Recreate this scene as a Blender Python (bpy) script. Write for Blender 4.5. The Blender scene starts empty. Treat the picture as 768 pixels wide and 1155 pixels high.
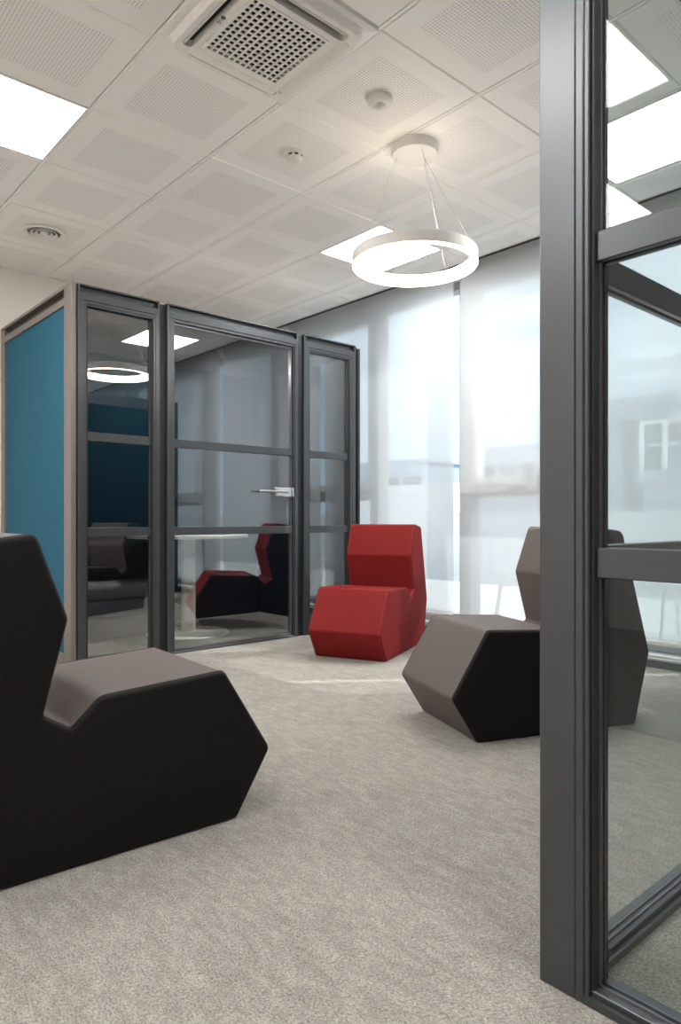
import bpy, bmesh, math, random
from mathutils import Vector, Matrix
random.seed(4)
PI = math.pi
S = bpy.context.scene
COL = S.collection

# ------------------------------------------------------------------ materials
def new_mat(name):
    m = bpy.data.materials.new(name); m.use_nodes = True
    nt = m.node_tree; nt.nodes.clear()
    out = nt.nodes.new('ShaderNodeOutputMaterial')
    return m, nt, out

def N(nt, typ, **kw):
    n = nt.nodes.new(typ)
    for k, v in kw.items():
        if k.startswith('i_'):
            n.inputs[k[2:].replace('_', ' ')].default_value = v
        else:
            setattr(n, k, v)
    return n

def principled(nt, out, col, rough=.5, metal=0., spec=.5):
    b = nt.nodes.new('ShaderNodeBsdfPrincipled')
    b.inputs['Base Color'].default_value = (*col, 1)
    b.inputs['Roughness'].default_value = rough
    b.inputs['Metallic'].default_value = metal
    b.inputs['Specular IOR Level'].default_value = spec
    nt.links.new(b.outputs[0], out.inputs[0])
    return b

def mix_col(nt, fac, a, b):
    m = nt.nodes.new('ShaderNodeMix'); m.data_type = 'RGBA'
    m.inputs[6].default_value = (*a, 1) if isinstance(a, tuple) else (0, 0, 0, 1)
    m.inputs[7].default_value = (*b, 1) if isinstance(b, tuple) else (0, 0, 0, 1)
    if not isinstance(a, tuple): nt.links.new(a, m.inputs[6])
    if not isinstance(b, tuple): nt.links.new(b, m.inputs[7])
    nt.links.new(fac, m.inputs[0])
    return m.outputs[2]

def ramp(nt, src, stops):
    r = nt.nodes.new('ShaderNodeValToRGB')
    e = r.color_ramp.elements
    while len(e) < len(stops): e.new(.5)
    for k, (p, v) in enumerate(stops):
        e[k].position = p; e[k].color = (v, v, v, 1) if not isinstance(v, tuple) else (*v, 1)
    nt.links.new(src, r.inputs[0])
    return r.outputs[0]

def plain(name, col, rough=.5, metal=0., spec=.5, var=.06, scale=30., bump=0., bscale=400.):
    m, nt, out = new_mat(name)
    b = principled(nt, out, col, rough, metal, spec)
    tc = N(nt, 'ShaderNodeTexCoord')
    n = N(nt, 'ShaderNodeTexNoise'); n.inputs['Scale'].default_value = scale; n.inputs['Detail'].default_value = 3
    nt.links.new(tc.outputs['Object'], n.inputs['Vector'])
    lo = tuple(c*(1-var) for c in col); hi = tuple(min(1, c*(1+var)) for c in col)
    nt.links.new(mix_col(nt, n.outputs[0], lo, hi), b.inputs['Base Color'])
    if bump:
        n2 = N(nt, 'ShaderNodeTexNoise'); n2.inputs['Scale'].default_value = bscale; n2.inputs['Detail'].default_value = 2
        nt.links.new(tc.outputs['Object'], n2.inputs['Vector'])
        bp = N(nt, 'ShaderNodeBump'); bp.inputs['Strength'].default_value = bump; bp.inputs['Distance'].default_value = .002
        nt.links.new(n2.outputs[0], bp.inputs['Height']); nt.links.new(bp.outputs[0], b.inputs['Normal'])
    return m

def emit(name, col, strength):
    m, nt, out = new_mat(name)
    e = N(nt, 'ShaderNodeEmission'); e.inputs[0].default_value = (*col, 1); e.inputs[1].default_value = strength
    nt.links.new(e.outputs[0], out.inputs[0])
    return m

def glass(name, tint, r0):
    m, nt, out = new_mat(name)
    t = N(nt, 'ShaderNodeBsdfTransparent'); t.inputs[0].default_value = (*tint, 1)
    g = N(nt, 'ShaderNodeBsdfGlossy'); g.inputs['Roughness'].default_value = 0.0; g.inputs['Color'].default_value = (1, 1, 1, 1)
    lw = N(nt, 'ShaderNodeLayerWeight'); lw.inputs[0].default_value = .5
    p = N(nt, 'ShaderNodeMath', operation='POWER'); p.inputs[1].default_value = 5
    nt.links.new(lw.outputs['Facing'], p.inputs[0])
    ma = N(nt, 'ShaderNodeMath', operation='MULTIPLY_ADD'); ma.inputs[1].default_value = 1-r0; ma.inputs[2].default_value = r0
    nt.links.new(p.outputs[0], ma.inputs[0])
    mx = N(nt, 'ShaderNodeMixShader')
    nt.links.new(ma.outputs[0], mx.inputs[0]); nt.links.new(t.outputs[0], mx.inputs[1]); nt.links.new(g.outputs[0], mx.inputs[2])
    nt.links.new(mx.outputs[0], out.inputs[0])
    return m

def carpet_mat():
    m, nt, out = new_mat('looped_carpet')
    b = principled(nt, out, (.3, .27, .24), .95, 0, .1)
    tc = N(nt, 'ShaderNodeTexCoord')
    def noise(rot, scl, scale, det=2, rough=.6):
        mp = N(nt, 'ShaderNodeMapping'); mp.inputs['Rotation'].default_value = (0, 0, rot); mp.inputs['Scale'].default_value = scl
        nt.links.new(tc.outputs['Object'], mp.inputs[0])
        n = N(nt, 'ShaderNodeTexNoise'); n.inputs['Scale'].default_value = scale; n.inputs['Detail'].default_value = det; n.inputs['Roughness'].default_value = rough
        nt.links.new(mp.outputs[0], n.inputs['Vector'])
        return n.outputs[0]
    big = ramp(nt, noise(0, (1, 1, 1), 3.2, 3), [(.32, 0.), (.68, 1.)])
    streak = ramp(nt, noise(.0, (1., .30, 1), 60, 4, .75), [(.38, 0.), (.62, 1.)])
    fine = ramp(nt, noise(.3, (1, .6, 1), 250, 4, .9), [(.36, 0.), (.56, 1.)])
    mid = ramp(nt, noise(.0, (1, .35, 1), 22, 3, .6), [(.36, 0.), (.64, 1.)])
    base = mix_col(nt, big, (.385, .358, .322), (.475, .446, .405))
    base = mix_col(nt, mid, base, (.515, .487, .445))
    s2 = N(nt, 'ShaderNodeMath', operation='MULTIPLY'); s2.inputs[1].default_value = .5; nt.links.new(streak, s2.inputs[0])
    base = mix_col(nt, s2.outputs[0], base, (.26, .25, .232))
    inv = N(nt, 'ShaderNodeMath', operation='SUBTRACT'); inv.inputs[0].default_value = 1; nt.links.new(fine, inv.inputs[1])
    f2 = N(nt, 'ShaderNodeMath', operation='MULTIPLY'); f2.inputs[1].default_value = .9; nt.links.new(inv.outputs[0], f2.inputs[0])
    base = mix_col(nt, f2.outputs[0], base, (.10, .096, .09))
    nt.links.new(base, b.inputs['Base Color'])
    bp = N(nt, 'ShaderNodeBump'); bp.inputs['Strength'].default_value = .5; bp.inputs['Distance'].default_value = .004
    nt.links.new(fine, bp.inputs['Height']); nt.links.new(bp.outputs[0], b.inputs['Normal'])
    return m

X0, Y0, TILE = 1.808, 2.411, .6          # ceiling grid origin
def ceiling_mat():
    m, nt, out = new_mat('perforated_metal_tile')
    b = principled(nt, out, (.62, .6, .575), .5, 0, .3)
    tc = N(nt, 'ShaderNodeTexCoord')
    def vm(op, a, v):
        n = N(nt, 'ShaderNodeVectorMath', operation=op); nt.links.new(a, n.inputs[0])
        if v is not None: n.inputs[1].default_value = v
        return n.outputs[0]
    loc = vm('FRACTION', vm('MULTIPLY', vm('SUBTRACT', tc.outputs['Object'], (X0-60, Y0-60, 0)), (1/TILE, 1/TILE, 0)), None)
    def maxnorm(v):
        s = N(nt, 'ShaderNodeSeparateXYZ'); nt.links.new(vm('ABSOLUTE', v, None), s.inputs[0])
        mx = N(nt, 'ShaderNodeMath', operation='MAXIMUM'); nt.links.new(s.outputs[0], mx.inputs[0]); nt.links.new(s.outputs[1], mx.inputs[1])
        return mx.outputs[0]
    c = vm('SUBTRACT', loc, (.5, .5, 0))
    inside = N(nt, 'ShaderNodeMath', operation='LESS_THAN'); inside.inputs[1].default_value = .335; nt.links.new(maxnorm(c), inside.inputs[0])
    h = vm('SUBTRACT', vm('FRACTION', vm('MULTIPLY', loc, (46, 46, 0)), None), (.5, .5, 0))
    ln = N(nt, 'ShaderNodeVectorMath', operation='LENGTH'); nt.links.new(h, ln.inputs[0])
    hole = N(nt, 'ShaderNodeMath', operation='LESS_THAN'); hole.inputs[1].default_value = .26; nt.links.new(ln.outputs['Value'], hole.inputs[0])
    a = N(nt, 'ShaderNodeMath', operation='MULTIPLY'); nt.links.new(inside.outputs[0], a.inputs[0]); nt.links.new(hole.outputs[0], a.inputs[1])
    nt.links.new(mix_col(nt, a.outputs[0], (.93, .905, .88), (.60, .58, .56)), b.inputs['Base Color'])
    return m

def blind_mat():
    m, nt, out = new_mat('woven_sunscreen_fabric')
    tc = N(nt, 'ShaderNodeTexCoord')
    mp = N(nt, 'ShaderNodeMapping'); mp.inputs['Scale'].default_value = (1, 1, 14); nt.links.new(tc.outputs['Object'], mp.inputs[0])
    n = N(nt, 'ShaderNodeTexNoise'); n.inputs['Scale'].default_value = 9; n.inputs['Detail'].default_value = 5; nt.links.new(mp.outputs[0], n.inputs['Vector'])
    col = mix_col(nt, n.outputs[0], (.57, .595, .62), (.70, .725, .75))
    d = N(nt, 'ShaderNodeBsdfDiffuse'); d.inputs[0].default_value = (.58, .605, .63, 1)
    tl = N(nt, 'ShaderNodeBsdfTranslucent'); nt.links.new(col, tl.inputs[0])
    tr = N(nt, 'ShaderNodeBsdfTransparent'); tr.inputs[0].default_value = (.95, .98, 1, 1)
    m1 = N(nt, 'ShaderNodeMixShader'); m1.inputs[0].default_value = .25
    nt.links.new(d.outputs[0], m1.inputs[1]); nt.links.new(tl.outputs[0], m1.inputs[2])
    m2 = N(nt, 'ShaderNodeMixShader'); m2.inputs[0].default_value = .31
    nt.links.new(m1.outputs[0], m2.inputs[1]); nt.links.new(tr.outputs[0], m2.inputs[2])
    nt.links.new(m2.outputs[0], out.inputs[0])
    return m

M = {}
M['carpet'] = carpet_mat()
M['ceiling'] = ceiling_mat()
M['blind'] = blind_mat()
M['white_metal'] = plain('white_enamel', (.86, .83, .80), .4)
M['tbar'] = plain('white_grid_bar', (.93, .92, .90), .45)
M['wall'] = plain('beige_plaster', (.84, .79, .74), .9, 0, .2, .03, 8)
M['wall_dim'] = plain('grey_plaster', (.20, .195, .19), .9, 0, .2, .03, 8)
M['frame'] = plain('anthracite_aluminium', (.078, .083, .090), .34, .55, .5, .05, 6)
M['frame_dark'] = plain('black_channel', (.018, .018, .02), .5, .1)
M['frame_light'] = plain('taupe_anodised_aluminium', (.185, .160, .150), .4, .3)
M['bead'] = plain('glazing_bead', (.16, .15, .165), .3, .5)
M['felt_blue'] = plain('petrol_blue_felt', (.028, .110, .168), .95, 0, .1, .10, 220, .08)
M['felt_navy'] = plain('dark_navy_felt', (.003, .0145, .025), .95, 0, .1, .10, 220, .05)
M['roof'] = plain('dark_roof_panel', (.06, .062, .068), .7)
M['glass'] = glass('smoked_glass', (.87, .895, .91), .13)
M['glass_teal'] = glass('tinted_glass', (.935, .955, .955), .025)
M['glass_clear'] = glass('clear_window_glass', (.95, .97, .98), .03)
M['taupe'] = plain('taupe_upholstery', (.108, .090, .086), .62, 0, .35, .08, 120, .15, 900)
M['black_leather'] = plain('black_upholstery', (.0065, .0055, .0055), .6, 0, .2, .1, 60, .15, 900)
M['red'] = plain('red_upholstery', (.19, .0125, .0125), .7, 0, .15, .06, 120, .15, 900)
M['red_shaded'] = plain('shaded_red_upholstery', (.03, .005, .006), .62, 0, .3, .06, 120, .15, 900)  # red chair's left side: its shade is put into a darker colour
M['red_dark'] = plain('red_piping', (.2, .018, .02), .6)
M['seam'] = plain('dark_piping', (.02, .018, .018), .6)
M['led'] = emit('panel_light', (1, .98, .95), 12.5)
M['ring_led'] = emit('warm_ring_light', (1, .84, .66), 9.)
M['fill_led'] = emit('booth_fill', (1, .93, .82), 200.)
M['lamp_white'] = plain('white_lamp_shell', (.72, .70, .67), .45)
M['white_plastic'] = plain('white_plastic', (.78, .76, .73), .4)
M['dark'] = plain('dark_void', (.008, .008, .009), .8)
M['duct'] = plain('grey_duct', (.16, .15, .14), .7)
M['grey_print'] = plain('grey_print', (.10, .09, .09), .6)
M['steel'] = plain('brushed_steel', (.62, .62, .62), .25, 1.)
M['wire'] = plain('steel_wire', (.55, .53, .5), .35, .8)
M['cream'] = plain('cream_lacquer', (.84, .80, .70), .4)
M['bench'] = plain('charcoal_fabric', (.16, .155, .17), .85, 0, .2, .1, 300, .2)
M['bench_low'] = plain('grey_fabric', (.16, .155, .15), .9, 0, .2, .1, 300, .2)
M['black_fabric'] = plain('black_fabric', (.006, .006, .008), .9, 0, .2, .1, 300, .2)
M['mullion'] = plain('grey_window_frame', (.36, .36, .37), .5)
M['sash'] = plain('white_window_sash', (.74, .70, .65), .5)
M['sill'] = plain('steel_sill', (.55, .56, .57), .35, .4)
M['curb'] = plain('dark_curb', (.10, .115, .125), .4, .3)
M['concrete'] = plain('pale_concrete', (.84, .83, .81), .9, 0, .2, .08, 2)
M['terrace'] = plain('pale_terrace_paving', (.76, .75, .72), .9, 0, .2, .08, 3)
M['bld_a'] = plain('grey_blue_cladding', (.44, .50, .56), .8, 0, .2, .05, 1)
M['bld_b'] = plain('dark_grey_cladding', (.16, .18, .20), .8, 0, .2, .05, 1)
M['bld_c'] = plain('pale_render', (.60, .62, .63), .8, 0, .2, .05, 1)
M['outdoor_white'] = plain('white_powder_coat', (.85, .85, .84), .4)

# ------------------------------------------------------------------ mesh helpers
class MB:
    def __init__(s): s.bm = bmesh.new()
    def box(s, x0, x1, y0, y1, z0, z1, bev=0, seg=2, mat=None):
        g = bmesh.ops.create_cube(s.bm, size=1)
        vs = g['verts']
        for v in vs:
            v.co = Vector(((x0+x1)/2 + v.co.x*(x1-x0), (y0+y1)/2 + v.co.y*(y1-y0), (z0+z1)/2 + v.co.z*(z1-z0)))
        if bev:
            es = list({e for v in vs for e in v.link_edges})
            r = bmesh.ops.bevel(s.bm, geom=es, offset=bev, segments=seg, affect='EDGES', profile=.5)
            vs = list({v for f in r['faces'] for v in f.verts} | {v for v in vs if v.is_valid})
        if mat is not None:
            for v in vs: v.co = mat @ v.co
        return s
    def prism(s, pts, z0, z1):
        """extrude a closed outline of (x, y) from z0 to z1"""
        a = [s.bm.verts.new((x, y, z0)) for x, y in pts]; b = [s.bm.verts.new((x, y, z1)) for x, y in pts]
        n = len(pts)
        s.bm.faces.new(a); s.bm.faces.new(b)
        for k in range(n): s.bm.faces.new((a[k], a[(k+1) % n], b[(k+1) % n], b[k]))
        return s
    def lathe(s, prof, seg=48, c=(0, 0, 0), close=False):
        rings = []
        for r, z in prof:
            if r < 1e-6: rings.append([s.bm.verts.new((c[0], c[1], c[2]+z))])
            else: rings.append([s.bm.verts.new((c[0]+r*math.cos(2*PI*k/seg), c[1]+r*math.sin(2*PI*k/seg), c[2]+z)) for k in range(seg)])
        pairs = list(zip(rings, rings[1:])) + ([(rings[-1], rings[0])] if close else [])
        for a, b in pairs:
            for k in range(seg):
                k2 = (k+1) % seg
                f = [a[k % len(a)], a[k2 % len(a)], b[k2 % len(b)], b[k % len(b)]]
                u = []
                for v in f:
                    if v not in u: u.append(v)
                if len(u) > 2:
                    try: s.bm.faces.new(u)
                    except ValueError: pass
        return s
    def tube(s, pts, r, seg=8, closed=False):
        pts = [Vector(p) for p in pts]; n = len(pts); rings = []
        for k, p in enumerate(pts):
            if closed: t = pts[(k+1) % n]-pts[k-1]
            else: t = pts[min(k+1, n-1)]-pts[max(k-1, 0)]
            t.normalize()
            ref = Vector((0, 1, 0)) if abs(t.y) < .9 else Vector((0, 0, 1))
            u = t.cross(ref).normalized(); w = t.cross(u)
            rings.append([s.bm.verts.new(p+u*r*math.cos(2*PI*q/seg)+w*r*math.sin(2*PI*q/seg)) for q in range(seg)])
        for k in range(n if closed else n-1):
            a, b = rings[k], rings[(k+1) % n]
            for q in range(seg): s.bm.faces.new((a[q], a[(q+1) % seg], b[(q+1) % seg], b[q]))
        if not closed:
            s.bm.faces.new(rings[0]); s.bm.faces.new(rings[-1])
        return s
    def build(s, name, mat, parent=None, smooth=False):
        bmesh.ops.recalc_face_normals(s.bm, faces=s.bm.faces)
        me = bpy.data.meshes.new(name); s.bm.to_mesh(me); s.bm.free()
        if smooth:
            me.polygons.foreach_set('use_smooth', [True]*len(me.polygons))
            try: me.set_sharp_from_angle(angle=math.radians(38))
            except Exception: pass
        me.materials.append(mat)
        o = bpy.data.objects.new(name, me); COL.objects.link(o)
        if parent: o.parent = parent
        return o

def tag(o, label, cat, group=None):
    o['label'] = label; o['category'] = cat
    if group: o['group'] = group
    return o
def thing(name, label, cat, loc=(0, 0, 0), rz=0, group=None):
    o = bpy.data.objects.new(name, None); COL.objects.link(o)
    o.location = loc; o.rotation_euler = (0, 0, rz); o.empty_display_size = .1
    return tag(o, label, cat, group)
def struct(o): o['kind'] = 'structure'; return o
def struct_empty(name, loc=(0, 0, 0)):
    o = bpy.data.objects.new(name, None); COL.objects.link(o); o.location = loc; o.empty_display_size = .1
    return struct(o)

# ------------------------------------------------------------------ camera
SC = .95                                   # scale of everything that stands on the floor
CAM_H = .9*SC
cam = bpy.data.cameras.new('camera'); co = bpy.data.objects.new('camera', cam); COL.objects.link(co)
cam.sensor_fit = 'VERTICAL'; cam.sensor_height = 36; cam.sensor_width = 24
cam.lens = 36*779.6/1155
cam.shift_y = (585.2-577.5)/1155
cam.clip_start = .02; cam.clip_end = 300
co.location = (0, 0, CAM_H)
co.rotation_euler = (PI/2, 0, -.7276)
S.camera = co

# ------------------------------------------------------------------ room shell
H = CAM_H+1.811
WB = 5.61
struct(MB().box(-2.9, 3.985, -2.9, 5.33, -.08, 0).build('floor', M['carpet']))
SCALED = []
LIGHTS = [(-2, 1), (2, 1), (2, -2), (-4, -2), (-6, -1), (-4, 2), (-7, 2), (-2, -5), (-6, -5), (-2, -8), (2, -8)]  # includes an unseen panel added to brighten the back wall and booth side
AC = (-1, -1)
CX1, CY1 = 3.90, 5.33
def in_ceiling(x0, y0): return x0 < CX1 and y0 < CY1 and x0 > -3 and y0 > -3
cb = MB(); tb = MB()
for v in range(-8, 4):
    for u in range(-9, 5):
        x0, y0 = X0+TILE*v, Y0+TILE*u
        x1, y1 = min(x0+TILE, CX1), min(y0+TILE, CY1)
        if not in_ceiling(x0, y0) or (v, u) in LIGHTS or (v, u) == AC: continue
        g = .0035
        a, b, c, d = x0+.009, x1-.009, y0+g, y1-g
        r = .004                            # tile with a chamfered pressed edge
        lo = [cb.bm.verts.new(p) for p in ((a+r, c+r, H), (b-r, c+r, H), (b-r, d-r, H), (a+r, d-r, H))]
        hi = [cb.bm.verts.new(p) for p in ((a, c, H+r), (b, c, H+r), (b, d, H+r), (a, d, H+r))]
        tp = [cb.bm.verts.new(p) for p in ((a, c, H+.03), (b, c, H+.03), (b, d, H+.03), (a, d, H+.03))]
        cb.bm.faces.new(lo[::-1])
        for p, q in ((lo, hi), (hi, tp)):
            for k in range(4): cb.bm.faces.new((p[k], p[(k+1) % 4], q[(k+1) % 4], q[k]))
ceil = struct(cb.build('ceiling', M['ceiling']))
for v in range(-7, 4): tb.box(X0+TILE*v-.0055, X0+TILE*v+.0055, -2.9, CY1, H+.001, H+.03); tb.box(X0+TILE*v-.014, X0+TILE*v+.014, -2.9, CY1, H+.012, H+.031)
for u in range(-8, 5): tb.box(-2.9, CX1, Y0+TILE*u-.010, Y0+TILE*u+.010, H+.0062, H+.03)
tb.box(-2.95, CX1, -2.95, CY1, H+.16, H+.18)                       # slab above the void
tb.build('grid_bars', M['tbar'], ceil)
struct(MB().box(CX1-.004, CX1, -2.9, CY1, H, H+.24).box(CX1, 4.36, -2.9, CY1, H+.22, H+.26).build('trim_1', M['white_metal']))  # curtain pocket
struct(MB().box(-2.9, 4.30, CY1, CY1+.1, 0, H+.24).build('wall_back', M['wall']))
struct(MB().box(-3., -2.9, -2.9, CY1, 0, H+.1).build('wall_left', M['wall']))
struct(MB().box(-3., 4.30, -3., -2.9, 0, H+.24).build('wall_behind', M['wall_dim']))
struct(MB().box(CX1, CX1+.012, -2.9, CY1, H-.010, H+.06).build('pocket_shadow', M['frame_dark']))  # dark strip stands in for the curtain pocket's shadow line
MARK = set(bpy.data.objects)

# window wall: header, sill curb
ww = MB()
ww.box(4.38, 4.60, -2.9, WB, 2.80, 3.08)
struct(ww.build('wall_window', M['wall']))
sc = MB(); sc.box(4.19, 4.62, -2.9, WB, -.08, .045)
cu = struct(sc.build('trim_2', M['curb']))
MB().box(4.186, 4.62, -2.9, WB, .045, .062, .004).box(4.20, 4.235, -2.9, WB, .062, .075, .004).build('sill', M['sill'], cu)

MUL = [5.52, 4.465, 3.44, 2.40, .98, -.1, -1.15, -2.2, -2.9]
for k in range(len(MUL)-1):
    yb, ya = MUL[k], MUL[k+1]
    w = struct_empty('window_%d' % (k+1), (4.45, (ya+yb)/2, .062))
    def L(b, x0, x1, y0, y1, z0, z1, bev=.004):   # world box into window frame
        return b.box(x0-4.45, x1-4.45, y0-(ya+yb)/2, y1-(ya+yb)/2, z0-.062, z1-.062, bev, 1)
    fb = MB()
    h = .052
    L(fb, 4.38, 4.52, yb-h, yb, .062, 2.80); L(fb, 4.38, 4.52, ya, ya+h, .062, 2.80)
    L(fb, 4.39, 4.51, ya+h, yb-h, 2.74, 2.80); L(fb, 4.39, 4.51, ya+h, yb-h, .062, .13)
    opening = k in (0, 2, 4, 6)
    if opening: L(fb, 4.38, 4.51, ya+h, yb-h, 1.07, 1.16)
    fb.build('window_frame', M['mullion'], w)
    if opening:
        s = MB()
        L(s, 4.345, 4.42, ya+h, yb-h, 1.16, 1.225); L(s, 4.40, 4.50, ya+h, ya+h+.05, 1.225, 2.74)
        L(s, 4.40, 4.50, yb-h-.05, yb-h, 1.225, 2.74); L(s, 4.40, 4.50, ya+h+.05, yb-h-.05, 2.69, 2.74)
        so = s.build('sash', M['sash'], w)
        hb = MB(); ym = (ya+yb)/2-.12
        L(hb, 4.325, 4.345, ym-.07, ym+.07, 1.175, 1.235)
        hb.build('handle', M['mullion'], so)
        g = MB(); L(g, 4.446, 4.452, ya+h, yb-h, 1.2, 2.74, 0); L(g, 4.446, 4.452, ya+h, yb-h, .13, 1.07, 0)
        L(g, 4.44, 4.458, (ya+yb)/2-.006, (ya+yb)/2+.006, .13, 1.07, 0)
    else:
        g = MB(); L(g, 4.446, 4.452, ya+h, yb-h, .13, 2.74, 0)
    g.build('pane', M['glass_clear'], w)

# roller blinds (1.8 m pitch, light gaps between them)
EDGE = [5.58, 3.40, 1.60, -.20, -2.0]
BL = ['white roller blind beside the glass booth corner, behind the red chair',
      'white roller blind behind the taupe and black chair, right of the bright gap',
      'white roller blind nearest the right edge of the window wall',
      'white roller blind at the near end of the window wall']
for k in range(4):
    y1, y0 = EDGE[k]-.032, EDGE[k+1]+.032
    t = thing('roller_blind', BL[k], 'blind', (4.235, (y0+y1)/2, .13), 0, 'roller blinds along the window wall')
    hw = (y1-y0)/2
    b = MB(); nseg = 12
    vs = []
    for q in range(nseg+1):
        z = (2.86-.145)*q/nseg+.015; x = .004*math.sin(q*1.7)
        vs.append((b.bm.verts.new((x, -hw, z)), b.bm.verts.new((x, hw, z))))
    for p, q in zip(vs, vs[1:]): b.bm.faces.new((p[0], p[1], q[1], q[0]))
    b.build('fabric', M['blind'], t, True)
    MB().box(-.009, .009, -hw, hw, 0, .028, .006).build('bottom_bar', M['white_plastic'], t, True)
    r = MB(); r.tube([(0.02, -hw, 2.76), (0.02, hw, 2.76)], .032, 16); r.build('roller_tube', M['white_plastic'], t, True)
    for sgn in (-1, 1):
        MB().box(-.03, .055, sgn*(hw+.012)-.008, sgn*(hw+.012)+.008, 2.66, 2.88, .004).build('bracket', M['white_plastic'], t)

SCALED += [o for o in bpy.data.objects if o not in MARK]
# ------------------------------------------------------------------ ceiling fittings
LB = {(-2, 1): 'bright square ceiling light at the upper left, near the round air vent',
      (2, 1): 'bright square ceiling light behind the ring pendant lamp',
      (2, -2): 'bright square ceiling light seen through the glass at the upper right'}
for (v, u) in LIGHTS:
    x0, y0 = X0+TILE*v, Y0+TILE*u
    if not in_ceiling(x0, y0): continue
    t = thing('ceiling_light', LB.get((v, u), 'square ceiling light of the same grid, out of view'), 'ceiling light',
              (x0+.3, y0+.3, H), 0, 'square ceiling panel lights' if (v, u) in LB else 'ceiling lights out of view')
    f = MB()
    for (a, b, c, d) in ((-.294, .294, -.294, -.283), (-.294, .294, .283, .294), (-.294, -.283, -.283, .283), (.283, .294, -.283, .283)):
        f.box(a, b, c, d, -.002, .02)
    f.build('frame', M['white_metal'], t)
    MB().box(-.2829, .2829, -.2829, .2829, .001, .019).build('diffuser', M['led'], t)

def rrect(hw, r, seg=6, cx=0, cy=0, hh=None):
    hh = hw if hh is None else hh
    out = []
    for (sx, sy, a0) in ((1, 1, 0), (-1, 1, PI/2), (-1, -1, PI), (1, -1, 1.5*PI)):
        for q in range(seg+1):
            a = a0+PI/2*q/seg
            out.append((cx+sx*(hw-r)+r*math.cos(a), cy+sy*(hh-r)+r*math.sin(a)))
    return out
def ring_loft(b, loops):
    """loft closed loops of equal length [(pts, z), ...]"""
    rows = [[b.bm.verts.new((x, y, z)) for x, y in pts] for pts, z in loops]
    n = len(rows[0])
    for p, q in zip(rows, rows[1:]):
        for k in range(n): b.bm.faces.new((p[k], p[(k+1) % n], q[(k+1) % n], q[k]))
    return rows

ac = thing('air_conditioner', 'white square ceiling air conditioner with dark gridded intake', 'air conditioner', (X0-.3, Y0-.3, H))
# flange and domed fascia with an opening for the grille and four outlets
b = MB()
ring_loft(b, [(rrect(.299, .008), .03), (rrect(.299, .008), -.010), (rrect(.292, .014), -.014), (rrect(.276, .05), -.014), (rrect(.270, .06), -.022),
              (rrect(.268, .06), -.034), (rrect(.261, .06), -.0405)])
b.build('casing', M['white_metal'], ac, True)
b2 = MB()
loops = [rrect(.261, .06), rrect(.1655, .012)]
for k in range(4):
    ca, sa = round(math.cos(k*PI/2)), round(math.sin(k*PI/2))
    loops.append([(ca*x-sa*y, sa*x+ca*y) for x, y in rrect(.0225, .02, 6, .2195, 0, .205)])
edges = []
for lp in loops:
    vs = [b2.bm.verts.new((x, y, -.0405)) for x, y in lp]; n_ = len(vs)
    edges += [b2.bm.edges.new((vs[q], vs[(q+1) % n_])) for q in range(n_)]
bmesh.ops.triangle_fill(b2.bm, use_beauty=True, edges=edges)
for lp in loops[1:]:
    lo_ = [b2.bm.verts.new((x, y, -.0405)) for x, y in lp]; hi_ = [b2.bm.verts.new((x, y, -.014)) for x, y in lp]; n_ = len(lp)
    for q in range(n_): b2.bm.faces.new((lo_[q], lo_[(q+1) % n_], hi_[(q+1) % n_], hi_[q]))
b2.build('fascia', M['white_metal'], ac)
MB().box(-.255, .255, -.255, .255, -.0145, .0).build('interior', M['dark'], ac)
g = MB(); n = 13; p = .33/n
for k in range(n+1):
    t_ = -.165+p*k; w_ = .0040 if 0 < k < n else .006
    g.box(t_-w_, t_+w_, -.168, .168, -.044, -.038, .001, 1)
    g.box(-.168, .168, t_-w_, t_+w_, -.0438, -.038, .001, 1)
g.build('intake_grille', M['white_metal'], ac)
for k in range(4):
    rot = Matrix.Rotation(k*PI/2, 4, 'Z')
    m_ = MB()
    ang, hw_ = {0: (22, .021), 1: (1, .0215), 2: (-66, .009), 3: (-66, .009)}[k]
    tilt = Matrix.Translation((.2195 + (0, 0, .012, .012)[k], 0, -.0375 if k < 2 else -.031)) @ Matrix.Rotation(math.radians(ang), 4, 'Y')
    m_.box(-hw_, hw_, -.202, .202, -.002, .002, .0015, 1, rot @ tilt)
    m_.build('louver', M['white_metal'], ac)
# the maker's mark: a small disc with a face line and two letters beside it
def letters(txt, size, mat, parent, loc, rot, name='lettering'):
    c = bpy.data.curves.new(name, 'FONT'); c.body = txt; c.size = size; c.extrude = .0006; c.align_x = 'CENTER'; c.align_y = 'CENTER'
    tmp = bpy.data.objects.new(name, c)
    me = bpy.data.meshes.new_from_object(tmp); bpy.data.objects.remove(tmp)
    me.materials.append(mat)
    o = bpy.data.objects.new(name, me); COL.objects.link(o); o.parent = parent; o.location = loc; o.rotation_euler = rot
    return o
lg = MB(); lg.lathe([(0, -.0015), (.0085, -.0015), (.0085, .001), (0, .001)], 24, (-.193, -.012, -.0405))
lg.build('logo_disc', M['grey_print'], ac)
letters('LG', .019, M['grey_print'], ac, (-.193, .013, -.0412), (PI, 0, PI/2))

v = thing('air_vent', 'round white ceiling air vent of concentric rings', 'air vent', (1.508, 4.511, H))
b = MB(); b.lathe([(.098, .004), (.135, -.002), (.137, -.008), (.128, -.014), (.104, -.010), (.092, .006)], 64, close=True); b.build('outer_ring', M['white_metal'], v, True)
for r in (.070, .044):
    b = MB(); b.lathe([(r-.012, .012), (r+.006, -.012), (r+.011, -.012), (r-.006, .014)], 56, close=True); b.build('cone_ring', M['white_metal'], v, True)
b = MB(); b.lathe([(0, -.010), (.022, -.009), (.026, -.004), (.02, .0), (0, .0)], 40); b.build('centre_disc', M['white_metal'], v, True)
b = MB(); b.lathe([(0, -.0005), (.10, -.0005), (.10, .004), (0, .004)], 40); b.build('throat', M['duct'], v)

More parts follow.
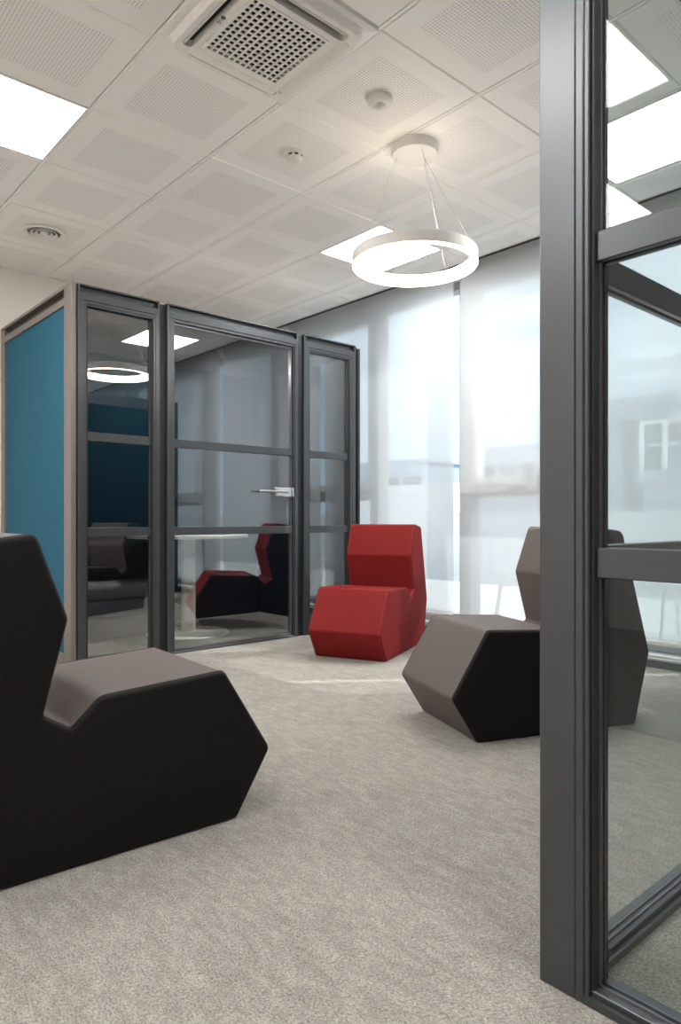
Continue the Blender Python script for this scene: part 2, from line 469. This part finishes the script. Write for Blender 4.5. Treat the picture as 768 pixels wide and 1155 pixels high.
sd = thing('smoke_detector', 'small white smoke detector with dark sensor slots on ceiling tile', 'smoke detector', (2.108, 2.711, H))
b = MB(); b.lathe([(0, 0), (.050, 0), (.051, -.010), (.047, -.014), (0, -.014)], 40); b.build('base', M['white_plastic'], sd, True)
b = MB(); b.lathe([(.0, -.014), (.041, -.014), (.041, -.024), (0, -.024)], 40); b.build('sensor_chamber', M['dark'], sd, True)
b = MB()
for k in range(8):
    a = k*PI/4
    b.box(-.006, .006, -.004, .004, -.026, -.013, 0, 1, Matrix.Rotation(a, 4, 'Z') @ Matrix.Translation((0, .040, 0)))
b.lathe([(0, -.046), (.022, -.045), (.036, -.040), (.043, -.031), (.043, -.024), (0, -.024)], 40); b.build('cap', M['white_plastic'], sd, True)

ps = thing('motion_sensor', 'small white motion sensor with domed lens on the ceiling tile nearer the air conditioner', 'motion sensor', (2.108, 2.111, H))
b = MB(); b.lathe([(0, 0), (.052, 0), (.056, -.012), (.055, -.020), (.044, -.028), (.032, -.029), (0, -.029)], 48); b.build('housing', M['white_plastic'], ps, True)
b = MB(); b.lathe([(.024, -.029), (.023, -.036), (.015, -.043), (0, -.046)], 32); b.build('lens', M['lamp_white'], ps, True)

# ring pendant
PX, PY = 2.505, 2.270
pd = thing('pendant_lamp', 'glowing ring pendant lamp hanging on thin wires from a round white rose', 'pendant lamp', (PX, PY, H))
b = MB(); b.lathe([(0, 0), (.112, 0), (.113, -.042), (.109, -.048), (0, -.049)], 64); b.build('ceiling_rose', M['lamp_white'], pd, True)
zt, zb = 2.141-H, 2.083-H
b = MB(); b.lathe([(.276, zt-.003), (.279, zt), (.301, zt), (.304, zt-.003), (.304, zb+.003), (.2765, zb+.006)], 96, close=True); b.build('ring_shell', M['lamp_white'], pd, True)
b = MB(); b.lathe([(.2755, zt-.004), (.2765, zt-.004), (.2768, zb+.0045), (.303, zb+.0025), (.301, zb), (.2755, zb)], 96, close=True); b.build('ring_diffuser', M['ring_led'], pd, True)
for k, a in enumerate((2.25, .15, -2.0)):
    b = MB(); b.tube([(.085*math.cos(a), .085*math.sin(a), -.049), (.290*math.cos(a), .290*math.sin(a), zt)], .0013, 6); b.build('wire', M['wire'], pd)
b = MB(); b.tube([(.03, -.03, -.049), (.19, -.22, zt)], .0012, 6); b.build('power_cord', M['wire'], pd)

MARK = set(bpy.data.objects)
# ------------------------------------------------------------------ sculpted lounge chairs
PROF = [(0, 0), (.117, .187), (-.044, .450), (-.412, .432), (-.487, .360), (-.556, .405), (-.495, .643), (-.573, .864), (-.718, .845), (-.863, .312), (-.785, 0)]
RAD = [.018, .022, .028, .05, .014, .012, .03, .028, .035, .05, .02]
def rounded(prof, rads, seg=5):
    out = []; n = len(prof)
    for k in range(n):
        p0, p, p1 = (Vector(prof[k-1]), Vector(prof[k]), Vector(prof[(k+1) % n]))
        a = (p0-p).normalized(); b = (p1-p).normalized()
        ang = a.angle(b); d = min(rads[k]/math.tan(ang/2), .45*min((p0-p).length, (p1-p).length))
        r = d*math.tan(ang/2); bis = (a+b).normalized(); c = p+bis*(r/math.sin(ang/2))
        s = p+a*d; e = p+b*d
        a0 = math.atan2(s.y-c.y, s.x-c.x); a1 = math.atan2(e.y-c.y, e.x-c.x)
        da = (a1-a0+PI) % (2*PI)-PI
        for q in range(seg+1):
            t = a0+da*q/seg
            out.append((c.x+r*math.cos(t), c.y+r*math.sin(t)))
    return out
OUT = rounded(PROF, RAD)
def inset(pts, d):
    n = len(pts); out = []
    for k in range(n):
        t = (Vector(pts[(k+1) % n])-Vector(pts[k-1])).normalized()
        out.append((pts[k][0]-t.y*d*SGN, pts[k][1]+t.x*d*SGN))
    return out
area = sum(OUT[k-1][0]*OUT[k][1]-OUT[k][0]*OUT[k-1][1] for k in range(len(OUT)))
SGN = 1 if area > 0 else -1
HW = .25
def yloft(b, loops, cap0=True, cap1=True):
    rows = [[b.bm.verts.new((x, y, z)) for x, z in pts] for pts, y in loops]
    n = len(rows[0])
    for p, q in zip(rows, rows[1:]):
        for k in range(n): b.bm.faces.new((p[k], p[(k+1) % n], q[(k+1) % n], q[k]))
    if cap0: b.bm.faces.new(rows[0])
    if cap1: b.bm.faces.new(rows[-1])
def make_chair(label, loc, rz, m_main, m_side, m_seam, m_left=None):
    t = thing('lounge_chair', label, 'lounge chair', loc, rz, 'faceted lounge chairs')
    r = .013
    b = MB(); yloft(b, [(OUT, -(HW-r)), (OUT, -.08), (OUT, .08), (OUT, HW-r)]); b.build('upholstery', m_main, t, True)
    for s in (-1, 1):
        loops = [(inset(OUT, .0006), s*(HW-r))]
        for q in range(1, 5):
            a = PI/2*q/4
            loops.append((inset(OUT, r*(1-math.cos(a))+.0006), s*(HW-r+r*math.sin(a))))
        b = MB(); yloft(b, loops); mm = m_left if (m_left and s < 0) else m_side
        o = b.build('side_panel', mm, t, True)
        if mm is not m_main: o['label'] = 'side panel in darker red for shade' if m_left else 'black side panel'
        b = MB(); b.tube([(x, s*(HW-r), z) for x, z in inset(OUT, .0005) if z > .004], .0021, 6, True); b.build('piping', m_seam, t, True)
    return t
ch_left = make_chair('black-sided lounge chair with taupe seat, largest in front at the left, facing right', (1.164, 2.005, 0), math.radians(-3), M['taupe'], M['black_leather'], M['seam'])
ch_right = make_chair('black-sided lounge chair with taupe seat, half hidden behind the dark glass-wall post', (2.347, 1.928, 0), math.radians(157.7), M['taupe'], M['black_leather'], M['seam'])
ch_red = make_chair('red lounge chair standing alone by the window beside the glass booth', (2.998, 3.2745, 0), math.radians(204), M['red'], M['red'], M['red_dark'], M['red_shaded'])

# ------------------------------------------------------------------ demountable booths
ZT = 2.324
AX = {'X': lambda u, w, z: (u, w, z), 'Y': lambda u, w, z: (w, u, z)}
class PB(MB):
    """boxes in panel space: u along the wall, w through it"""
    def __init__(s, axis): super().__init__(); s.ax = AX[axis]
    def b(s, u0, u1, w0, w1, z0, z1, bev=0):
        p, q = s.ax(u0, w0, z0), s.ax(u1, w1, z1)
        return s.box(min(p[0], q[0]), max(p[0], q[0]), min(p[1], q[1]), max(p[1], q[1]), z0, z1, bev, 1)
def frame_panel(parent, axis, u0, u1, w, th, name='glass_panel', rails=True, gl='glass', gap0=.052, gap1=.052, zg0=.045, zg1=2.20, z0=0, mat='frame'):
    """aluminium frame with stepped profile, top channel, pane and two rails; w is the outer face, th its signed depth"""
    s = 1 if th > 0 else -1
    f = PB(axis)
    # top: cap, recessed channel with end blocks, head rail
    f.b(u0, u1, w, w+th, ZT-.009, ZT)
    f.b(u0, u0+.012, w, w+th, ZT-.052, ZT-.009); f.b(u1-.012, u1, w, w+th, ZT-.052, ZT-.009)
    f.b(u0+.012, u1-.012, w+s*.03, w+th-s*.03, ZT-.052, ZT-.009)
    f.b(u0, u1, w, w+th, zg1+.03, ZT-.052, .002)
    f.b(u0+gap0*.55, u1-gap1*.55, w+s*.006, w+th-s*.006, zg1+.012, zg1+.03)
    f.b(u0+gap0*.8, u1-gap1*.8, w+s*.012, w+th-s*.012, zg1, zg1+.012)
    for (a, bq, d, gp) in ((u0, u0, 1, gap0), (u1, u1, -1, gap1)):
        f.b(a, a+d*gp*.52, w, w+th, z0, zg1+.03, .002)
        f.b(a+d*gp*.52, a+d*gp*.80, w+s*.004, w+th-s*.004, z0, zg1+.012, .0015)
    f.b(u0+.001, u1-.001, w+s*.001, w+th-s*.001, z0, zg0*.6)
    f.b(u0+gap0*.8, u1-gap1*.8, w+s*.012, w+th-s*.004, zg0*.6, zg0, .0015)
    fo = f.build(name, M[mat], parent)
    for (a, d, gp) in ((u0, 1, gap0), (u1, -1, gap1)):
        k_ = PB(axis); k_.b(a+d*gp*.80, a+d*gp, w+s*.012, w+th-s*.012, zg0, zg1, .0015)  # inner reveal of the stile drawn black, shade put into the colour
        k_.build('shaded_reveal', M['frame_dark'], fo)['label'] = 'stile edge blackened for shade'
    wm = w+th*.5
    g = PB(axis); g.b(u0+gap0, u1-gap1, wm-.004, wm+.004, zg0, zg1); g.build('pane', M[gl], fo)
    bd = PB(axis)
    for q in (-1, 1):
        bd.b(u0+gap0, u0+gap0+.005, wm+q*.007-.002, wm+q*.007+.002, zg0, zg1); bd.b(u1-gap1-.005, u1-gap1, wm+q*.007-.002, wm+q*.007+.002, zg0, zg1)
        bd.b(u0+gap0, u1-gap1, wm+q*.007-.002, wm+q*.007+.002, zg0, zg0+.004)
    bd.build('glazing_bead', M['bead'], fo)
    if rails:
        for z1 in (1.434, .846):
            r = PB(axis)
            r.b(u0+gap0, u1-gap1, wm-.019, wm-.004, z1-.056, z1, .002); r.b(u0+gap0, u1-gap1, wm+.004, wm+.019, z1-.056, z1, .002)
            r.build('rail', M[mat], fo)
    return fo

BX0, BX1, BY0, BY1 = 1.548, 3.930, 4.165, 5.57
bo = thing('glass_booth', 'dark-framed glass meeting booth with a petrol blue side wall, across the room', 'booth', (BX0, BY0, 0))
for ob_ in ():
    pass
class Off:
    """empty at the booth corner: children are written in world coordinates"""
def settle(root):
    for c in root.children: c.location = c.location-root.location
# corner and intermediate posts
MB().box(BX0+.006, 1.588, BY0+.010, BY0+.085, 0, ZT-.004, .002, 1).build('corner_post', M['frame'], bo)
MB().box(2.126, 2.181, BY0+.022, BY0+.08, 0, ZT-.01).build('post', M['frame_dark'], bo)
MB().box(3.275, 3.333, BY0+.022, BY0+.08, 0, ZT-.01).build('post', M['frame_dark'], bo)
MB().box(3.878, 3.905, BY0+.02, BY0+.08, 0, ZT-.005).box(3.905, 3.930, BY0+.004, BY0+.085, 0, ZT-.018, .002, 1).build('corner_post', M['frame_dark'], bo)
frame_panel(bo, 'X', 1.590, 2.126, BY0, .08, gap0=.065, gap1=.052)
frame_panel(bo, 'X', 3.334, 3.877, BY0, .08, gap0=.068, gap1=.070)
# doorway: frame, then a leaf with rails and a lever lock
f = PB('X')
f.b(2.182, 3.274, BY0, BY0+.08, ZT-.009, ZT); f.b(2.182, 2.194, BY0, BY0+.08, ZT-.052, ZT-.009); f.b(3.262, 3.274, BY0, BY0+.08, ZT-.052, ZT-.009)
f.b(2.194, 3.262, BY0+.03, BY0+.05, ZT-.052, ZT-.009); f.b(2.182, 3.274, BY0, BY0+.08, 2.23, ZT-.052, .002)
f.b(2.21, 3.25, BY0+.006, BY0+.074, 2.212, 2.23)
f.b(2.182, 2.215, BY0, BY0+.08, 0, 2.23, .002); f.b(2.215, 2.236, BY0+.005, BY0+.075, 0, 2.212, .0015)
f.b(3.246, 3.274, BY0, BY0+.08, 0, 2.23, .002); f.b(3.236, 3.246, BY0+.008, BY0+.075, 0, 2.212, .0015)
f.b(2.182, 3.274, BY0, BY0+.08, 0, .012, .002)
f.build('door_frame', M['frame'], bo)
dl = PB('X')
dl.b(2.238, 2.243, BY0+.024, BY0+.046, .018, 2.205); dl.b(3.222, 3.232, BY0+.022, BY0+.048, .018, 2.205); dl.b(2.238, 3.232, BY0+.022, BY0+.048, 2.195, 2.207)
dl.b(2.238, 3.232, BY0+.022, BY0+.048, .014, .028)
do = dl.build('door', M['bead'], bo)
g = PB('X'); g.b(2.243, 3.222, BY0+.031, BY0+.039, .028, 2.195); g.build('pane', M['glass'], do)
for z1 in (1.434, .846):
    r = PB('X'); r.b(2.238, 3.234, BY0+.016, BY0+.031, z1-.056, z1, .002); r.b(2.238, 3.234, BY0+.039, BY0+.054, z1-.056, z1, .002); r.build('rail', M['frame'], do)
hd = MB()
for q in (-1, 1):
    y = BY0+.035+q*.016
    hd.box(3.06, 3.218, y-.012, y+.012, 1.068, 1.138, .004, 2)
    hd.box(3.222, 3.246, y-.012, y+.012, 1.068, 1.138, .004, 2)
ho = hd.build('lock_case', M['steel'], do, True)
lv = MB()
for q in (-1, 1):
    y = BY0+.035+q*.046
    lv.tube([(3.155, BY0+.035+q*.03, 1.104), (3.155, y, 1.104)], .011, 14); lv.tube([(3.165, y, 1.104), (3.10, y, 1.106), (2.905, y, 1.104)], .0095, 12)
    lv.tube([(3.195, BY0+.035+q*.029, 1.10), (3.195, BY0+.035+q*.034, 1.10)], .010, 14)
lv.build('handle', M['steel'], do, True)

# left side: framed petrol blue acoustic wall
f = PB('Y'); w = BX0; th = .08
f.b(BY0, BY0+.117, w, w+.03, 0, ZT, .002); f.b(5.485, BY1, w, w+th, 0, ZT, .002)
f.b(BY0+.117, BY1, w, w+th, ZT-.018, ZT); f.b(BY0+.117, 5.485, w+.035, w+th-.01, 2.252, ZT-.018)
f.b(BY0+.117, 5.485, w, w+th, 2.205, 2.252, .002); f.b(BY0+.117, 5.485, w, w+th, 0, .07, .002)
so = f.build('side_wall', M['frame_light'], bo)
p = PB('Y'); p.b(BY0+.117, 5.485, w+.012, w+.036, .07, 2.205); p.build('acoustic_panel', M['felt_blue'], so)
p = PB('Y'); p.b(BY0+.117, 5.485, w+.037, w+.07, .07, 2.205); p.build('inner_panel', M['felt_navy'], so)
p = PB('Y'); p.b(BY0+.12, 5.482, w+.03, w+.036, 2.254, ZT-.02); p.build('channel', M['frame_dark'], so)
# back wall, right glass wall, roof
MB().box(BX0+.08, BX1-.09, BY1-.06, BY1, 0, ZT-.02).build('back_wall', M['felt_navy'], bo)
MB().box(BX1-.06, BX1, BY0+.086, BY1, 0, ZT-.02, .002, 1).build('side_wall', M['felt_navy'], bo)
MB().box(BX0+.085, BX1-.075, BY0+.085, BY1-.065, 2.245, 2.268).build('roof', M['white_metal'], bo)
MB().box(BX0+.085, BX1-.075, BY0+.085, BY1-.065, 2.235, 2.2445).build('roof_lining', M['roof'], bo)
b = MB(); b.lathe([(0, 2.222), (.055, 2.222), (.07, 2.226), (.07, 2.235), (0, 2.235)], 32, (2.54, 4.9, 0)); b.build('booth_fill', M['fill_led'], bo, True)  # unseen lamp added to brighten the booth interior
settle(bo)

# furniture seen inside it
be = thing('bench', 'low charcoal upholstered bench inside the glass booth', 'bench', (1.66, 4.93, 0))
MB().box(.10, .90, .16, .57, 0, .17, .006).build('plinth', M['bench_low'], be)
MB().box(0, .94, 0, .57, .17, .30, .012).build('base', M['bench'], be, True)
MB().box(0, .94, -.02, .57, .303, .415, .035, 4).build('seat_cushion', M['bench'], be, True)
MB().box(.885, .938, -.045, 0, .172, .284, .006).build('power_box', M['white_plastic'], be, True)
cu_ = MB(); cu_.box(-.29, .29, -.09, .09, -.15, .15, .07, 5)
c_ = cu_.build('bolster_cushion', M['black_fabric'], None, True); c_.location = (2.33, 5.32, .578); c_.rotation_euler = (math.radians(-14), 0, 0)
tag(c_, 'black bolster cushion resting on the bench inside the booth', 'cushion')
tbm = thing('round_table', 'round white pedestal table inside the glass booth', 'table', (2.73, 4.87, 0))
b = MB(); b.lathe([(0, .75), (.462, .75), (.466, .752), (.468, .772), (.464, .776), (0, .776)], 72); b.build('table_top', M['cream'], tbm, True)
b = MB(); b.lathe([(.055, .009), (.055, .749)], 40); b.lathe([(.055, .735), (.13, .745), (.13, .7495), (0.05, .7495)], 40); b.build('column', M['cream'], tbm, True)
b = MB(); b.lathe([(0, 0), (.318, 0), (.32, .003), (.315, .008), (.08, .012), (.056, .016), (0, .016)], 72); b.build('foot', M['cream'], tbm, True)

# the near booth whose corner stands at the right of the picture
b2o = thing('glass_booth', 'dark-framed glass booth corner close to the camera at the right edge', 'booth', (1.188, .75, 0))
MB().box(1.188, 1.268, .6745, .75, 0, ZT, .002, 1).build('corner_post', M['frame'], b2o)
frame_panel(b2o, 'Y', -1.0, .6742, 1.188, .08, gl='glass_teal', gap0=.05, gap1=.031, zg0=.026)
frame_panel(b2o, 'X', 1.270, 2.85, .672, .07, gl='glass_teal', gap0=.04, gap1=.05, zg0=.026)
MB().box(2.86, 2.94, .672, .742, 0, ZT, .002, 1).build('post', M['frame'], b2o)
MB().box(2.94, 4.10, .68, .735, .07, 2.20).build('acoustic_panel', M['felt_navy'], b2o)
MB().box(2.94, 4.10, .672, .742, 2.20, ZT, .002, 1).box(2.94, 4.10, .672, .742, 0, .07, .002, 1).box(4.10, 4.15, .672, .742, 0, ZT, .002, 1).build('panel_frame', M['frame'], b2o)
MB().box(2.86, 2.94, -1.0, .67, 0, ZT, .002, 1).build('side_wall', M['felt_navy'], b2o)
settle(b2o)

# ------------------------------------------------------------------ outside, seen through the blinds
struct(MB().box(4.62, 16, -14, 40, -.12, -.03).build('terrace', M['terrace']))
pw = MB(); pw.box(9.0, 9.25, 7.3, 22, -.03, 1.5).box(9.0, 9.25, -8, 7.3, -.03, 1.0)
struct(pw.build('parapet', M['concrete']))
ov = MB(); ov.box(4.60, 4.98, -6, 12, 3.0, 3.15); struct(ov.build('eave', M['concrete']))

def building(label, x, y, w, d, h, mat, rows, cols, z0=-9, mwin='bld_b'):
    t = thing('office_building', label, 'building', (x, y, z0))
    MB().box(0, d, -w/2, w/2, 0, h-z0).build('wall', M[mat], t)
    MB().box(-.15, d+.15, -w/2-.15, w/2+.15, h-z0, h-z0+.25).build('roof', M[mat], t)
    for r in range(rows):
        for c in range(cols):
            yc = -w/2+(c+.5)*w/cols
            zc = h-z0-1.3-r*1.6
            MB().box(-.06, .02, yc-w/cols*.33, yc+w/cols*.33, zc-.5, zc+.4).build('window', M[mwin], t)
    return t
building('large grey-blue building far outside, seen through the right-hand glass', 20, 9.85, 2.94, 9, 4.23, 'bld_a', 0, 0)
building('dark grey lower building block outside in front of the large grey-blue one', 17, 7.82, 1.0, 2, 3.12, 'bld_b', 0, 0)
building('pale blue-grey building low outside at the right edge', 15, 5.6, 2.6, 3, 1.7, 'bld_a', 0, 0)
building('long pale building on the skyline left of the window gap', 34, 36, 12, 8, 4.6, 'bld_a', 1, 6)
building('small pale building on the skyline near the window gap', 34, 23.6, 4, 6, 4.9, 'bld_c', 1, 3)
building('low pale building on the skyline right of the window gap', 34, 17.5, 7, 6, 3.9, 'bld_a', 1, 4)
rl = thing('roof_railing', 'white rooftop railing outside seen through the right-hand glass', 'railing', (14.8, 5.6, 1.95))
rb = MB()
for k in range(6): rb.box(-.04, .04, -1.3+k*.5, -1.22+k*.5, 0, 1.0)
rb.box(-.05, .05, -1.3, 1.28, .98, 1.06); rb.box(-.03, .03, -1.3, 1.28, .5, .55)
rb.build('rails', M['outdoor_white'], rl)

def cafe_chair(label, loc, rz):
    t = thing('cafe_chair', label, 'chair', loc, rz, 'white terrace chairs outside the window')
    b = MB(); b.box(-.20, .20, -.20, .20, .43, .455, .008); b.build('seat', M['outdoor_white'], t, True)
    for sx in (-1, 1):
        for sy in (-1, 1):
            b = MB(); b.tube([(sx*.17, sy*.17, .43), (sx*.24, sy*.22, 0)], .014, 8); b.build('leg', M['outdoor_white'], t, True)
        b = MB(); b.tube([(-.17, sx*.18, .45), (-.24, sx*.19, .84)], .012, 8); b.build('back_post', M['outdoor_white'], t, True)
    b = MB(); b.box(-.25, -.22, -.20, .20, .66, .86, .008); b.build('backrest', M['outdoor_white'], t, True)
cafe_chair('white terrace chair outside behind the black-sided chair, left of the dark post', (5.35, 3.55, -.03), 2.2)
cafe_chair('white terrace chair outside seen low through the right-hand glass', (5.35, 2.25, -.03), 2.6)

SCALED += [o for o in bpy.data.objects if o not in MARK]
done = set()
for o in SCALED:
    o.location = o.location*SC
    if o.type == 'MESH' and o.data.name not in done:
        o.data.transform(Matrix.Scale(SC, 4)); done.add(o.data.name)
# ------------------------------------------------------------------ light
wd = bpy.data.worlds.new('sky'); S.world = wd; wd.use_nodes = True
nt = wd.node_tree; nt.nodes.clear()
o = nt.nodes.new('ShaderNodeOutputWorld'); bg = nt.nodes.new('ShaderNodeBackground')
bg.inputs[0].default_value = (.72, .87, 1, 1); bg.inputs[1].default_value = .72
nt.links.new(bg.outputs[0], o.inputs[0])
sun = bpy.data.lights.new('sun', 'SUN'); sun.energy = 3.0; sun.color = (1, .95, .88); sun.angle = .01
so_ = bpy.data.objects.new('sun', sun); COL.objects.link(so_)
el = math.radians(42); hz = Vector((.80, -.60)); 
to_sun = Vector((hz.x*math.cos(el), hz.y*math.cos(el), math.sin(el)))
so_.rotation_euler = to_sun.to_track_quat('Z', 'Y').to_euler()
so_.location = to_sun*30

S.view_settings.view_transform = 'Standard'; S.view_settings.look = 'None'
S.view_settings.exposure = 1.25; S.view_settings.gamma = 1; S.view_settings.use_curve_mapping = False
cy = S.cycles
cy.max_bounces = 10; cy.transparent_max_bounces = 24; cy.diffuse_bounces = 5; cy.glossy_bounces = 5; cy.transmission_bounces = 8
cy.sample_clamp_indirect = 6; cy.caustics_reflective = False; cy.caustics_refractive = False
cy.use_denoising = True
